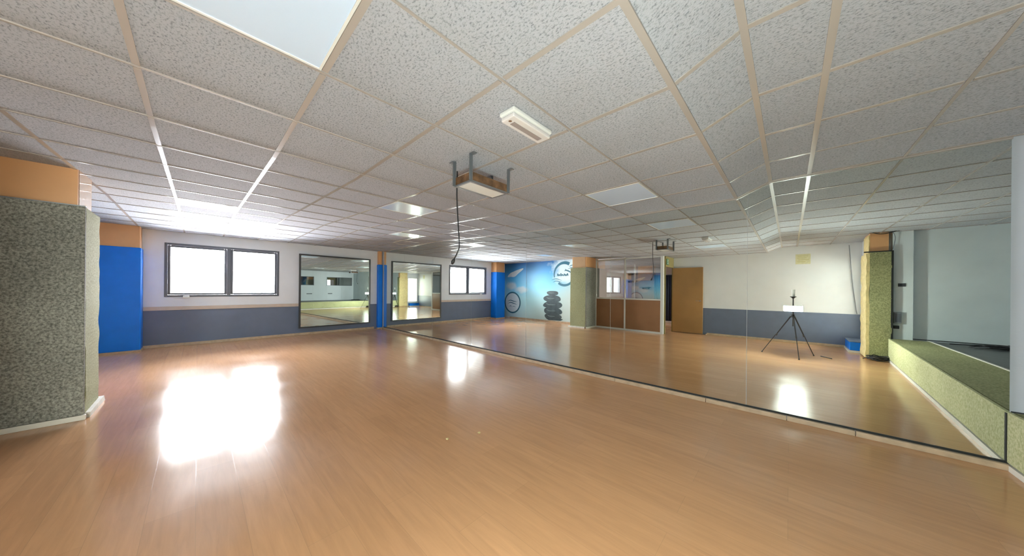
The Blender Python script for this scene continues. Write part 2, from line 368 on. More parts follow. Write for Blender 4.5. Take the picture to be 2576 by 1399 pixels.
# window 1: two dark sashes in the west wall
w1 = struct(thing('window_1', 'wide two-sash window with dark frames glaring white in the far wall', 'window', (WX, 0.485, WZ0)))
def rect_frame(b, x0, x1, ya, yb, za, zb, w, bev=0.006):
    b.box(x0, x1, ya, ya + w, za, zb, bevel=bev); b.box(x0, x1, yb - w, yb, za, zb, bevel=bev)
    b.box(x0, x1, ya + w, yb - w, za, za + w, bevel=bev); b.box(x0, x1, ya + w, yb - w, zb - w, zb, bevel=bev)
b = MB(); rect_frame(b, WX - 0.10, WX + 0.012, WY0, WY1, WZ0, WZ1, 0.045); b.box(WX - 0.10, WX + 0.005, 0.475, 0.545, WZ0 + 0.04, WZ1 - 0.04, bevel=0.006)
b.build('frame', M['win_frame'], w1)
for ya, yb in ((WY0 + 0.046, 0.474), (0.546, WY1 - 0.046)):
    b = MB(); rect_frame(b, WX - 0.075, WX - 0.025, ya, yb, WZ0 + 0.046, WZ1 - 0.046, 0.042, 0.008); s = b.build('sash', M['win_frame'], w1)
    MB().box(WX - 0.055, WX - 0.049, ya + 0.035, yb - 0.035, WZ0 + 0.08, WZ1 - 0.08).build('pane', M['glass'], s)
MB().box(WX - 0.02, WX + 0.035, -0.22, -0.12, WZ0 - 0.02, WZ0 + 0.03, bevel=0.008).build('latch', M['white_plastic'], w1)

w5 = struct(thing('window_5', 'added unseen window giving daylight to the room behind the partition', 'window', (WX, -3.4, 1.0)))  # invented window, out of view, added to bring daylight into this room
b = MB(); rect_frame(b, WX - 0.10, WX + 0.012, -4.4, -2.4, 1.0, 2.25, 0.05); b.build('frame', M['win_frame'], w5)
MB().box(WX - 0.055, WX - 0.049, -4.35, -2.45, 1.05, 2.2).build('pane', M['glass'], w5)

# window 2: tall side window beside the pillar
w2 = struct(thing('window_2', 'tall bright side window above the blue padded block by the carpeted corner pillar', 'window', (JX, -1.78, SZ0)))
b = MB(); b.box(JX - 0.02, JX + 0.08, SW0, SW0 + 0.03, SZ0, SZ1); b.box(JX - 0.02, JX + 0.08, SW1 - 0.03, SW1, SZ0, SZ1)
b.box(JX - 0.02, JX + 0.08, SW0 + 0.03, SW1 - 0.03, SZ0, SZ0 + 0.03); b.box(JX - 0.02, JX + 0.08, SW0 + 0.03, SW1 - 0.03, SZ1 - 0.03, SZ1); b.build('frame', M['skirting_white'], w2)
MB().box(JX + 0.03, JX + 0.036, SW0 + 0.03, SW1 - 0.03, SZ0 + 0.03, SZ1 - 0.03).build('pane', glass_mat('yellowish_glass', 0.04, (0.70, 0.72, 0.66)), w2)

# windows 3 and 4: dark interior windows over the stage
for k, (ya, yb, lb) in enumerate(((EA0, EA1, 'dark interior window on the pale wall over the stage, seen whole in the framed mirror'), (EB0, EB1, 'dark interior window over the stage, cut off by the framed mirror left edge'))):
    w = struct(thing('window_%d' % (3 + k), lb, 'window', (EX, (ya + yb) / 2, 1.46)))
    b = MB(); rect_frame(b, EX - 0.01, EX + 0.08, ya, yb, 1.46, 2.06, 0.03, 0.004); b.box(EX + 0.0, EX + 0.06, (ya + yb) / 2 - 0.012, (ya + yb) / 2 + 0.012, 1.49, 2.03); b.build('frame', M['win_frame'], w)
    MB().box(EX + 0.03, EX + 0.036, ya + 0.03, yb - 0.03, 1.49, 2.03).build('pane', M['glass_dark'], w)
    MB().box(EX + 0.12, EX + 0.14, ya, yb, 1.46, 2.06).build('blind', mat('grey_blind', (0.12, 0.16, 0.17), 0.8), w)

# ------------------------------------------------------------------ mirror wall: panels side by side
seams = [-9.52, -8.157, -6.634, -5.085, -3.506, -1.898, -0.340, 1.188]
names = ['farthest mirror panel beside the blue corner pillar', 'second mirror panel from the blue corner pillar', 'third mirror panel from the blue corner pillar',
         'mirror panel in mid wall, the one reflecting the sky mural', 'mirror panel that reflects the grey-green pillar and the brown glazed partition',
         'mirror panel that reflects the open wooden door', 'nearest mirror panel, reflecting the tripod lamp and the stage']
for i in range(7):
    x0, x1 = seams[i] + 0.0015, seams[i + 1] - 0.0015
    t = thing('wall_mirror', names[i], 'mirror', ((x0 + x1) / 2, D, 0.05), 'wall mirror panels')
    b = MB(); g = 0.0
    cut = [x0] + [q for q in (-6.5, -3.0, -0.44, -0.155) if x0 < q < x1] + [x1]
    lo = [(q, D - 0.010, 0.052) for q in (x0, x1)]; top = [(q, D - 0.010, zc(q) - 0.010) for q in reversed(cut)]
    b.prism(lo + top, (0, 0.005, 0)).build('glass', M['mirror'], t)
    b = MB(); e2 = 0.0015
    b.prism([(q, D - 0.005, 0.051) for q in (x0 - e2 * .6, x1 + e2 * .6)] + [(q, D - 0.005, zc(q) - 0.008) for q in reversed(cut)], (0, 0.005, 0)).build('backing', M['white_plastic'] , t)
b = MB(); b.box(-9.52, 1.168, D - 0.016, D, 0.046, 0.062); struct(b.build('mirror_shadow_line', M['dark']))  # dark strip stands in for the shadow line between baseboard and mirror
b = MB()
cut = [-9.5, -6.5, -3.0, -0.44, -0.155, 1.19]
for a, c in zip(cut, cut[1:]): b.prism([(a, D - 0.022, zc(a) - 0.016), (c, D - 0.022, zc(c) - 0.016), (c, D - 0.022, zc(c)), (a, D - 0.022, zc(a))], (0, 0.02, 0))
struct(b.build('trim_2', M['tee']))
struct(MB().box(1.170, 1.193, D - 0.020, D, 0.046, 0.418).box(1.195, 2.2, D - 0.006, D, 0.424, 0.432).build('trim_3', M['dark']))

# framed mirror standing a little away from the far wall
fm = thing('framed_mirror', 'large black-framed mirror hung on the far wall beside the window', 'mirror', (WX + 0.075, 2.82, 0.2))
rz = Matrix.Rotation(math.radians(2.2), 3, 'Z'); at = (WX + 0.052, 2.82, 0)
b = MB(); hw = 0.945
for a in ((-0.02, 0.018, -hw, -hw + 0.04, 0.19, 2.215), (-0.02, 0.018, hw - 0.04, hw, 0.19, 2.215), (-0.02, 0.018, -hw + 0.04, hw - 0.04, 0.19, 0.225), (-0.02, 0.018, -hw + 0.04, hw - 0.04, 2.175, 2.215)):
    b.box(*a, rot=rz, at=at)
b.build('frame', M['dark_frame'], fm)
MB().box(-0.008, 0.002, -hw + 0.035, hw - 0.035, 0.22, 2.18, rot=rz, at=at).build('glass', M['mirror2'], fm)

# ------------------------------------------------------------------ mural on the wall behind
mu = MB().prism([(WX + 0.002, MY + 0.0005, 0.05), (-5.63, MY + 0.0005, 0.05), (-5.63, MY + 0.0005, zc(-5.63) - 0.01), (-6.5, MY + 0.0005, 2.48), (WX + 0.002, MY + 0.0005, 2.48)], (0, 0.0035, 0)).build('wall_mural_print', M['mural'])
mu.name = 'sky_mural'; tag(mu, 'blue sky wall mural with stacked stones and two ring emblems, seen in the mirror', 'mural')
MYF = MY + 0.0045
def flat(b, pts, d=0.002): b.prism([(x, MYF, z) for x, z in pts], (0, d, 0))
def arc_band(b, cx, cz, rx, rz_, w0, w1, a0, a1, n=48):
    for i in range(n):
        t0, t1 = i / n, (i + 1) / n
        A0, A1 = math.radians(a0 + (a1 - a0) * t0), math.radians(a0 + (a1 - a0) * t1)
        W0, W1 = w0 + (w1 - w0) * t0, w0 + (w1 - w0) * t1
        flat(b, [(cx + rx * math.cos(A0), cz + rz_ * math.sin(A0)), (cx + rx * math.cos(A1), cz + rz_ * math.sin(A1)),
                 (cx + (rx - W1) * math.cos(A1), cz + (rz_ - W1) * math.sin(A1)), (cx + (rx - W0) * math.cos(A0), cz + (rz_ - W0) * math.sin(A0))])
def stroke(b, P, ws, n=8, d=0.002):
    pts = spline([(x, 0, z) for x, z in P], n); N = len(pts)
    L, R = [], []
    for i, p in enumerate(pts):
        t = (pts[min(i + 1, N - 1)] - pts[max(i - 1, 0)]).normalized(); nn = Vector((-t.z, 0, t.x)); w = ws * (0.15 + 0.85 * math.sin(PI * i / (N - 1))) / 2
        L.append((p.x + nn.x * w, p.z + nn.z * w)); R.append((p.x - nn.x * w, p.z - nn.z * w))
    for i in range(N - 1): flat(b, [L[i], L[i + 1], R[i + 1], R[i]], d)
# ring emblem low beside the blue pillar
b = MB(); flat(b, [(-9.24 + 0.45 * math.cos(a * PI / 24), 0.70 + 0.44 * math.sin(a * PI / 24)) for a in range(48)], 0.0008); rg = b.build('ring_field', M['print_pale'], mu)
def ink(name, parent, fn, *a, m='print_teal', **k):
    b = MB(); fn(b, *a, **k); bmesh.ops.remove_doubles(b.bm, verts=b.bm.verts, dist=1e-5); return b.build(name, M[m], parent)
e1 = ink('ring_emblem', mu, arc_band, -9.24, 0.70, 0.50, 0.49, 0.065, 0.065, 0, 360)
for P, w in (([(-9.53, 0.74), (-9.38, 0.80), (-9.15, 0.76), (-8.97, 0.74)], 0.035), ([(-9.53, 0.64), (-9.36, 0.70), (-9.15, 0.66), (-8.97, 0.62)], 0.035), ([(-9.45, 0.52), (-9.33, 0.54), (-9.3, 0.50)], 0.025), ([(-9.25, 0.50), (-9.15, 0.53), (-9.05, 0.50)], 0.018)):
    ink('swoosh', e1, stroke, P, w)
cx, cz = -6.45, 1.92
e2 = ink('ring_emblem', mu, arc_band, cx, cz, 0.52, 0.50, 0.05, 0.13, 195, 62); ink('ring_arc', e2, arc_band, cx, cz, 0.50, 0.49, 0.10, 0.07, -128, 32)
for P, w in (([(-7.08, 1.68), (-6.91, 1.735), (-6.76, 1.72), (-6.56, 1.665)], 0.03), ([(-7.01, 1.60), (-6.86, 1.645), (-6.71, 1.63), (-6.56, 1.585)], 0.03), ([(-6.24, 2.20), (-6.11, 2.25), (-5.88, 2.235)], 0.03),
             ([(-6.29, 2.11), (-6.11, 2.165), (-5.91, 2.145)], 0.025), ([(-6.46, 2.04), (-6.36, 2.06), (-6.21, 2.00), (-6.13, 1.93)], 0.05), ([(-6.42, 2.12), (-6.39, 2.07), (-6.36, 2.04)], 0.035)):
    ink('swoosh', e2, stroke, P, w)
x = -6.79
for k, (w, h) in enumerate([(0.05, 0.10), (0.07, 0.07), (0.05, 0.11), (0.08, 0.07), (0.06, 0.09), (0.05, 0.07), (0.06, 0.10)]):
    ink('letter', e2, stroke, [(x, 1.83), (x + w * 0.3, 1.83 + h), (x + w * 0.75, 1.84 + h * 0.4), (x + w, 1.84)], 0.045); x += w + 0.015
ink('white_script', mu, stroke, [(-9.55, 1.88), (-9.35, 1.96), (-9.15, 1.99), (-8.95, 2.08), (-8.6, 2.22)], 0.24, m='print_pale')
st = [(-7.31, -6.72, 1.16, 0.09), (-7.44, -6.63, 0.93, 0.15), (-7.48, -6.54, 0.68, 0.145), (-7.46, -6.54, 0.43, 0.15), (-7.39, -6.60, 0.21, 0.14)]
so = None
for k, (x0, x1, z, h) in enumerate(st):
    xm, w = (x0 + x1) / 2, (x1 - x0) / 2
    b = MB(); pts = []
    for q in range(36):
        a = q * PI / 18; f = 1 + 0.06 * math.sin(2 * a + z * 9) + 0.03 * math.sin(3 * a + z * 5)
        ca, sa = math.cos(a), math.sin(a)
        pts.append((xm + w * math.copysign(abs(ca) ** 0.8, ca) * f, z + h * math.copysign(abs(sa) ** 0.9, sa)))
    flat(b, pts, 0.002 + 0.0003 * k); sn = b.build('printed_stone', M['print_stone'], mu)
    ink('stone_highlight', sn, stroke, [(xm - w * 0.70, z + h * 0.35), (xm - w * 0.35, z + h * 0.05), (xm + w * 0.30, z + h * 0.12)], h * 0.30, m='print_stone_light', d=0.004)
b = MB(); flat(b, [(-7.35, 0.12), (-7.1, 0.17), (-6.8, 0.18), (-6.5, 0.13), (-6.62, 0.065), (-7.2, 0.055)], 0.0015); b.build('printed_stone', M['print_stone'], mu)

# ------------------------------------------------------------------ pillars
def rag(b, x, y, z0, z1, dx, dy, m=0):   # ragged foam edge as a wobbling strip
    pass
# near pillar: grey-green carpet wrap over an orange painted core
px0, px1, py0, py1 = -5.62, -4.98, MY + 0.0, -0.75
pa = thing('carpeted_pillar', 'wide pillar wrapped in grey-green carpet with orange top at the left edge', 'pillar', ((px0 + px1) / 2, (py0 + py1) / 2, 0))
MB().box(px0 + 0.05, px1 - 0.052, py0, py1 - 0.05, 0, 2.62).build('core', M['orange'], pa)
MB().box(px0 + 0.08, px1 - 0.09, py1 - 0.0495, py1 - 0.047, 2.06, 2.45).build('core_side', M['orange_gloss'], pa)
b = MB(); b.box(px1 - 0.05, px1, py0, py1, 0.05, 2.065, bevel=0.008)
b.build('carpet_wrap', M['carpet_grey'], pa)
def ragged_panel(b, x0, x1, y0, y1, z0, z1, nz=60, amp=0.012, seed=3):
    rows = []
    for i in range(nz + 1):
        z = z0 + (z1 - z0) * i / nz
        d = [noise.noise(Vector((z * 6, seed + k * 7.3, 0))) * amp for k in range(4)]
        rows.append([b.bm.verts.new(p) for p in ((x0 + d[0], y0, z), (x1 + d[1], y0, z), (x1 + d[2], y1 + d[2], z), (x0 + d[3], y1 + d[3], z))])
    for i in range(nz):
        for k in range(4): b.bm.faces.new([rows[i][k], rows[i][(k + 1) % 4], rows[i + 1][(k + 1) % 4], rows[i + 1][k]])
    b.bm.faces.new(list(reversed(rows[0]))); b.bm.faces.new(rows[-1])
b = MB(); ragged_panel(b, px0, px1 - 0.052, py1 - 0.046, py1 - 0.002, 0.05, 2.062, seed=5)
tag(b.build('side_carpet', M['carpet_north'], pa), 'ragged carpet on the side towards the mirror, lightened in colour for window light')
MB().box(px1 - 0.03, px1 + 0.012, py0, py1 + 0.012, 0, 0.048, bevel=0.004).build('base_strip', M['skirting_white'], pa)
b = MB(); ragged_panel(b, px0 - 0.06, px1 - 0.06, py1 - 0.03, py1 + 0.035, 0.0, 0.05, nz=6, amp=0.02, seed=9); b.build('torn_foam_foot', M['foam_white'], pa)
MB().box(px1 - 0.052, px1 + 0.002, py0, py1 + 0.002, 2.064, 2.072).build('top_edge', M['steel'], pa)

# blue padded pillars
def blue_pillar(label, x0, x1, y0, y1):
    t = thing('padded_pillar', label, 'pillar', ((x0 + x1) / 2, (y0 + y1) / 2, 0), 'blue padded pillars')
    MB().box(x0, x1 - 0.03, y0 + 0.02, y1 - 0.02, 0, 2.60).build('core', M['orange'], t)
    MB().box(x0, x1, y0, y1, 0.03, 2.06, bevel=0.02, seg=4).build('padding', M['blue'], t, smooth=False)
    MB().box(x0, x1 + 0.01, y0 - 0.01, y1 + 0.01, 0, 0.035).build('base_strip', M['skirting'], t)
blue_pillar('blue padded pillar with orange top left of the bright window', WX, WX + 0.36, -1.30, -0.77)
blue_pillar('narrow blue padded pillar in the far corner where the mirror wall starts', WX, WX + 0.13, 3.97, D - 0.0105)

# carpeted corner pillar by the stage
qx0, qx1, qy0, qy1 = 1.09, 1.40, -1.36, -0.76
pb = thing('carpeted_pillar', 'narrow ragged pillar in olive carpet with tangled cables at its foot, beside the stage', 'pillar', (1.24, -1.05, 0))
MB().box(qx0 + 0.05, qx1 - 0.03, qy0, qy1 - 0.05, 0, 2.62).build('core', M['orange'], pb)
MB().box(qx0 + 0.035, qx0 + 0.0495, qy0, qy1 - 0.055, 2.07, 2.42).build('core_side', M['foam'], pb)
b = MB(); ragged_panel(b, qx0 + 0.045, qx1, qy1 - 0.045, qy1, 0.02, 2.08, amp=0.010, seed=21); b.build('carpet_wrap', M['carpet_green'], pb)
b = MB(); ragged_panel(b, qx0, qx0 + 0.045, qy0, qy1 - 0.012, 0.02, 2.06, amp=0.014, seed=31); b.build('foam_backing', M['foam'], pb)
MB().box(qx1 - 0.005, qx1 + 0.022, qy1 - 0.03, qy1 + 0.003, 0.02, 2.10).build('dark_edge', M['dark'], pb)
MB().box(qx0 - 0.03, qx1 + 0.02, qy1 - 0.05, qy1 + 0.006, 2.081, 2.10).build('top_edge', M['dark'], pb)

# blue padded block on the floor
bb = thing('padded_block', 'low blue padded block on the floor beside the olive pillar', 'block', (1.06, -1.8, 0))
MB().box(0.95, 1.195, SY + 0.008, -1.47, 0.045, 0.225, bevel=0.02, seg=4).build('padding', M['blue'], bb)
MB().box(0.94, 1.196, SY + 0.008, -1.46, 0.2255, 0.24, bevel=0.004).build('top_board', M['blue_grey'], bb)
MB().box(0.935, 1.197, SY + 0.008, -1.455, 0, 0.044, bevel=0.003).build('base_strip', M['skirting_white'], bb)

# ------------------------------------------------------------------ stage
sx1, sx0 = 1.195, 1.385; sya, syb = D - 0.002, -0.75   # front line, slightly skewed
st = thing('stage', 'low stage faced in lime green carpet with a dark grey floor, along the right side', 'stage', (1.2, 1.6, 0))
def sfx(y, o=0.0): return sx0 + (sx1 - sx0) * (y - syb) / (sya - syb) + o
b = MB(); N = 40
for i in range(N):
    ya, yb = syb + (sya - syb) * i / N, syb + (sya - syb) * (i + 1) / N
    w0 = 0.004 * noise.noise(Vector((ya * 4, 3, 0))); w1 = 0.004 * noise.noise(Vector((yb * 4, 3, 0)))
    if i == N - 1: w1 = 0
    b.bm.faces.new([b.bm.verts.new(p) for p in ((sfx(ya, w0), ya, 0.055), (sfx(yb, w1), yb, 0.055), (sfx(yb, w1), yb, 0.425), (sfx(ya, w0), ya, 0.425))])
bmesh.ops.remove_doubles(b.bm, verts=b.bm.verts, dist=0.0001)
bmesh.ops.solidify(b.bm, geom=b.bm.faces[:], thickness=0.02)
b.build('front_carpet', M['carpet_lime'], st)
b = MB(); b.prism([(sfx(syb, 0.012), syb, 0.40), (sfx(sya, 0.012), sya, 0.40), (1.80, sya, 0.40), (1.83, AY + 0.105, 0.40), (sfx(syb, 0.012), AY + 0.105, 0.40)], (0, 0, 0.022)); b.build('top_carpet', M['carpet_green'], st)
b = MB(); b.prism([(sfx(syb, 0.03), syb, 0.0), (sfx(sya, 0.03), sya, 0.0), (EX - 0.03, sya, 0.0), (EX - 0.03, AY + 0.01, 0.0), (1.67, AY + 0.01, 0.0), (1.67, syb, 0)], (0, 0, 0.40)); b.build('platform', M['stage_floor'], st)
MB().prism([(1.83, AY + 0.01, 0.401), (1.80, sya, 0.401), (1.825, sya, 0.401), (1.855, AY + 0.01, 0.401)], (0, 0, 0.028)).build('edge_strip', M['skirting_white'], st)
MB().prism([(1.856, AY + 0.01, 0.401), (1.826, sya, 0.401), (EX - 0.03, sya, 0.401), (EX - 0.03, AY + 0.01, 0.401)], (0, 0, 0.012)).build('deck', M['stage_floor'], st)
MB().prism([(sfx(syb, -0.022), syb, 0), (sfx(sya, -0.022), sya - 0.05, 0), (sfx(sya, -0.002), sya - 0.05, 0), (sfx(syb, -0.002), syb, 0)], (0, 0, 0.042)).build('baseboard', M['skirting_white'], st)
MB().prism([(sfx(syb, -0.006), syb, 0.042), (sfx(sya, -0.006), sya - 0.02, 0.042), (sfx(sya, 0.01), sya - 0.02, 0.042), (sfx(syb, 0.01), syb, 0.042)], (0, 0, 0.013)).build('shadow_gap', M['dark'], st)
MB().box(1.67, EX - 0.03, AY + 0.002, AY + 0.012, 0.43, 0.442).build('cable_channel', M['dark'], st)

# fittings on the stage pilaster
pf = AY + 0.10
s = MB().box(1.485, 1.575, pf, pf + 0.012, 1.415, 1.475, bevel=0.004).build('wall_socket', M['dark_frame']); tag(s, 'small dark wall socket at head height on the pale pilaster', 'socket')
MB().box(1.50, 1.525, pf + 0.012, pf + 0.018, 1.435, 1.455).build('socket_insert', M['black'], s)
s = MB().box(1.435, 1.525, pf, pf + 0.04, 0.72, 0.93, bevel=0.006).build('wall_box', M['steel']); tag(s, 'grey metal wall box low on the pilaster above the stage', 'wall box')
MB().box(1.448, 1.512, pf + 0.04, pf + 0.044, 0.745, 0.905).build('cover_plate', M['win_frame'], s)
s = MB().box(1.43, 1.50, pf, pf + 0.035, 0.62, 0.68, bevel=0.006).build('cable_plug', M['black']); tag(s, 'black plug just under the grey wall box', 'plug')
for (y, w) in ((1.77, 0.33), (0.52, 0.28)):
    s = MB().box(EX - 0.012, EX, y, y + w, 0.86, 0.91, bevel=0.003).build('wall_socket', M['dark_frame'])
    tag(s, 'dark socket strip below the interior window ' + ('cut off by' if w > .3 else 'seen whole in') + ' the framed mirror', 'socket')

# cables
def cable(name, label, pts, r=0.006, m='black', cat='cable', n=10, group=None):
    return tag(MB().tube(spline(pts, n), r, 6).build(name, M[m], smooth=True), label, cat, group)
pl = [(2.0, -0.62, 0.43)]
for k in range(46):
    a = k * 1.55; pl.append((2.35 + 0.012 * k + 0.20 * math.cos(a) + random.uniform(-.05, .05), -0.45 + 0.22 * math.sin(a * 0.9) + random.uniform(-.04, .04), 0.428 + random.uniform(0, 0.05)))
pl.append((3.1, -0.7, 0.43)); cable('coiled_cable', 'tangle of black cable lying on the stage floor by its back wall', pl, 0.009)
pl = [(1.395, -0.735, 0.42), (1.40, -0.72, 0.15)]
for k in range(40):
    a = k * 1.35; pl.append((1.23 + 0.13 * math.cos(a) + random.uniform(-.03, .03), -0.64 + 0.085 * math.sin(a) + random.uniform(-.02, .02), 0.012 + 0.09 * abs(noise.noise(Vector((k * .7, 1, 2)))) + random.uniform(0, .05)))
pl.append((1.05, -0.70, 0.012)); cable('coiled_cable', 'messy coil of black cable at the foot of the olive pillar', pl, 0.008)
cable('hanging_cable', 'thin grey cable hanging down the white wall beside the olive pillar', [(1.00, SY + 0.02, 2.40), (1.02, SY + 0.015, 2.1), (1.06, SY + 0.015, 1.5), (1.11, SY + 0.014, 0.95), (1.13, SY + 0.014, 0.80)], 0.007, 'steel')
cable('hanging_cable', 'short grey cable dropping from the ceiling beside the olive pillar top', [(1.41, -0.80, 2.46), (1.44, -0.79, 2.35), (1.43, -0.79, 2.22), (1.415, -0.79, 2.12)], 0.006, 'steel')
cable('loose_cable', 'short black cable piece lying on the floor behind the tripod', [(0.46, -0.375, 0.008), (0.53, -0.30, 0.009), (0.60, -0.21, 0.008)], 0.008)
cable('hanging_cable', 'black cable loop sagging from the ceiling gap over the olive pillar', [(1.16, -0.78, 2.47), (1.25, -0.77, 2.43), (1.36, -0.77, 2.435), (1.46, -0.78, 2.47)], 0.008)

# ------------------------------------------------------------------ glazed partition, doorway, open door
PX0, PX1 = -5.0, -2.74
gp = thing('glazed_partition', 'glazed partition with brown lower panels and white frame, seen in the mirror', 'partition', ((PX0 + PX1) / 2, PY, 0))
b = MB(); pw = 0.035
for x, w in ((PX0 + 0.02, 0.03), (-3.93, 0.045), (PX1 - 0.04, 0.085)): b.box(x - w / 2, x + w / 2, PY - pw, PY + pw * 0.6, 0, 2.38)
ztops = 2.34
for x0, x1 in ((PX0 + 0.036, -3.953), (-3.907, PX1 - 0.083)):
    for z, h in ((0.0, 0.05), (1.0, 0.045), (2.31, 0.04)): b.box(x0, x1, PY - pw, PY + pw * 0.5, z, z + h)
b.build('frame', M['alu'], gp)
for x0, x1 in ((PX0 + 0.036, -3.953), (-3.907, PX1 - 0.083)):
    MB().box(x0, x1, PY - 0.02, PY + 0.0, 0.05, 1.0).build('lower_panel', M['panel_brown'], gp)
    MB().box(x0, x1, PY - 0.012, PY - 0.006, 1.045, 2.31).build('pane', M['glass_dark'], gp)
MB().box(PX0, PX1, PY - 0.04, PY + 0.012, 2.385, 2.62).build('header', M['white_wall'], gp)

d1 = struct(thing('door_1', 'open wooden door swung flat against the white wall', 'door', (-2.72, SY + 0.05, 0)))
MB().box(-2.715, -1.895, SY + 0.035, SY + 0.075, 0.012, 2.015, bevel=0.003).build('leaf', M['door_wood'], d1)
b = MB(); b.box(-2.755, -2.725, SY, SY + 0.034, 0, 2.03); b.box(-2.755, -2.71, PY - 0.03, PY + 0.0, 0, 2.03); b.build('frame', M['olive_wall'], d1)
b = MB().cyl((-1.965, SY + 0.075, 1.0), (-1.965, SY + 0.125, 1.0), 0.009).cyl((-1.955, SY + 0.12, 1.0), (-2.07, SY + 0.12, 1.0), 0.009).cyl((-1.965, SY + 0.074, 1.0), (-1.965, SY + 0.082, 1.0), 0.024)
b.build('handle', M['chrome'], d1, smooth=False)
s = MB().box(-2.709, -2.694, -1.62, -1.42, 2.08, 2.26, bevel=0.002).build('exit_sign', M['green_sign']); tag(s, 'small green exit sign with white bars over the doorway', 'sign')
b = MB()
for z in (2.22, 2.17, 2.12): b.box(-2.694, -2.692, -1.585, -1.455, z - 0.009, z + 0.009)
b.build('white_bars', M['white_plastic'], s)

gp.rotation_euler.z = math.radians(3.2)
# room behind the partition
s = thing('curtain', 'dark curtain hanging in the room behind the open doorway', 'curtain', (-3.5, -4.6, 0))
b = MB(); n = 90; A = []; 
for i in range(n + 1):
    x = -4.05 + 0.85 * i / n; A.append((x, -4.6 + 0.03 * math.sin(i * 0.9) + 0.01 * math.sin(i * 0.37)))
for (xa, ya), (xb, yb) in zip(A, A[1:]): b.bm.faces.new([b.bm.verts.new(p) for p in ((xa, ya, 0.10), (xb, yb, 0.10), (xb, yb, 1.92), (xa, ya, 1.92))])
bmesh.ops.remove_doubles(b.bm, verts=b.bm.verts, dist=1e-5); bmesh.ops.solidify(b.bm, geom=b.bm.faces[:], thickness=0.006)
b.build('cloth', M['navy'], s, smooth=True); MB().cyl((-4.1, -4.6, 1.94), (-3.15, -4.6, 1.94), 0.012).build('rail', M['steel'], s)
s = MB().box(-4.62, -4.05, -4.75, -4.35, 1.72, 2.3, bevel=0.004).build('hanging_cabinet', M['orange']); s.name = 'wall_cabinet'; tag(s, 'orange box cabinet high on the wall behind the glazed partition', 'cabinet')
MB().box(-4.60, -4.07, -4.348, -4.34, 1.74, 1.98).build('door', M['orange_gloss'], s)
for k, (x, z, lb) in enumerate(((-5.1, 2.02, 'top dark shelf behind the glazed partition'), (-5.1, 1.70, 'lower dark shelf behind the glazed partition, below the top one'), (-4.5, 1.42, 'dark shelf under the orange cabinet behind the partition'))):
    s = thing('wall_shelf', lb, 'shelf', (x, -4.85, z), 'dark wall shelves behind the partition')
    MB().box(x - 0.2, x + 0.2, CYB, CYB + 0.24, z, z + 0.025, bevel=0.003).build('board', M['dark_frame'], s)
    for q in (-0.12, 0.12): MB().box(x + q - 0.01, x + q + 0.01, CYB, CYB + 0.16, z - 0.05, z).build('bracket', M['dark_frame'], s)
s = MB().box(-4.80, -4.74, -4.45, -4.39, 0, 2.42).build('white_post', M['alu']); tag(s, 'slim white post standing behind the glazed partition', 'post')

# faded notice on the white wall
s = MB().box(0.10, 0.37, SY + 0.0005, SY + 0.003, 2.00, 2.25).build('wall_notice', M['paper']); tag(s, 'faded yellow paper notice high on the white wall', 'notice')
b = MB()
for z, x0, x1 in ((2.20, 0.14, 0.33), (2.155, 0.13, 0.30), (2.11, 0.15, 0.34), (2.06, 0.13, 0.28)): b.box(x0, x1, SY + 0.003, SY + 0.0036, z - 0.008, z + 0.008)
b.build('faded_lines', M['print'], s)

# ------------------------------------------------------------------ ceiling lights, emergency light, bracket
for (x, y, lb) in ((-1.64, -0.2025, 'large pale light panel in the ceiling nearest the camera, at top of view'), (-1.64, 2.86, 'ceiling light panel close to the mirror wall, next to its own reflection'),
                   (-4.04, 1.635, 'ceiling light panel in mid room beyond the hanging bracket'), (-6.44, 2.86, 'small-looking ceiling light panel farthest away near the corner pillar'),
                   (-6.44, -0.2025, 'ceiling light panel glaring with window light near the bright window')):
    x1, y1 = x + 0.6, y + 0.6125
    t = thing('ceiling_light', lb, 'ceiling light', ((x + x1) / 2, (y + y1) / 2, zc(x) - 0.01), 'square ceiling light panels')
    def q(xa, xb, ya, yb, dz, h): return [(xa, ya, zc(xa) - dz), (xb, ya, zc(xb) - dz), (xb, yb, zc(xb) - dz), (xa, yb, zc(xa) - dz)], (0, 0, h)
    b = MB(); i0, i1 = 0.016, 0.026
    for (xa, xb, ya, yb) in ((x + i0, x + i1, y + i0, y1 - i0), (x1 - i1, x1 - i0, y + i0, y1 - i0), (x + i1, x1 - i1, y + i0, y + i1), (x + i1, x1 - i1, y1 - i1, y1 - i0)): b.prism(*q(xa, xb, ya, yb, 0.008, 0.007))
    b.build('frame', M['white_plastic'], t)
    b = MB(); b.prism(*q(x + i1, x1 - i1, y + i1, y1 - i1, 0.004, 0.003)); b.build('diffuser', M['diffuser'], t)

el = thing('emergency_light', 'white oblong emergency light fitted to the ceiling', 'emergency light', (-1.19, 1.385, 2.335))
zb = 2.334
MB().box(-1.25, -1.13, 1.205, 1.57, zb - 0.028, zb, bevel=0.013, seg=3).build('housing', M['white_plastic'], el, smooth=False)
MB().box(-1.242, -1.138, 1.213, 1.562, zb - 0.056, zb - 0.0285, bevel=0.012, seg=3).build('diffuser', mat('frosted_cover', (0.72, 0.70, 0.70), 0.15), el)
MB().box(-1.212, -1.178, 1.26, 1.52, zb - 0.0585, zb - 0.0562).build('lamp_tray', mat('grey_tray', (0.33, 0.28, 0.27), 0.3), el)
MB().cyl((-1.19, 1.238, zb - 0.0575), (-1.19, 1.238, zb - 0.0565), 0.010).build('indicator', M['chrome'], el)

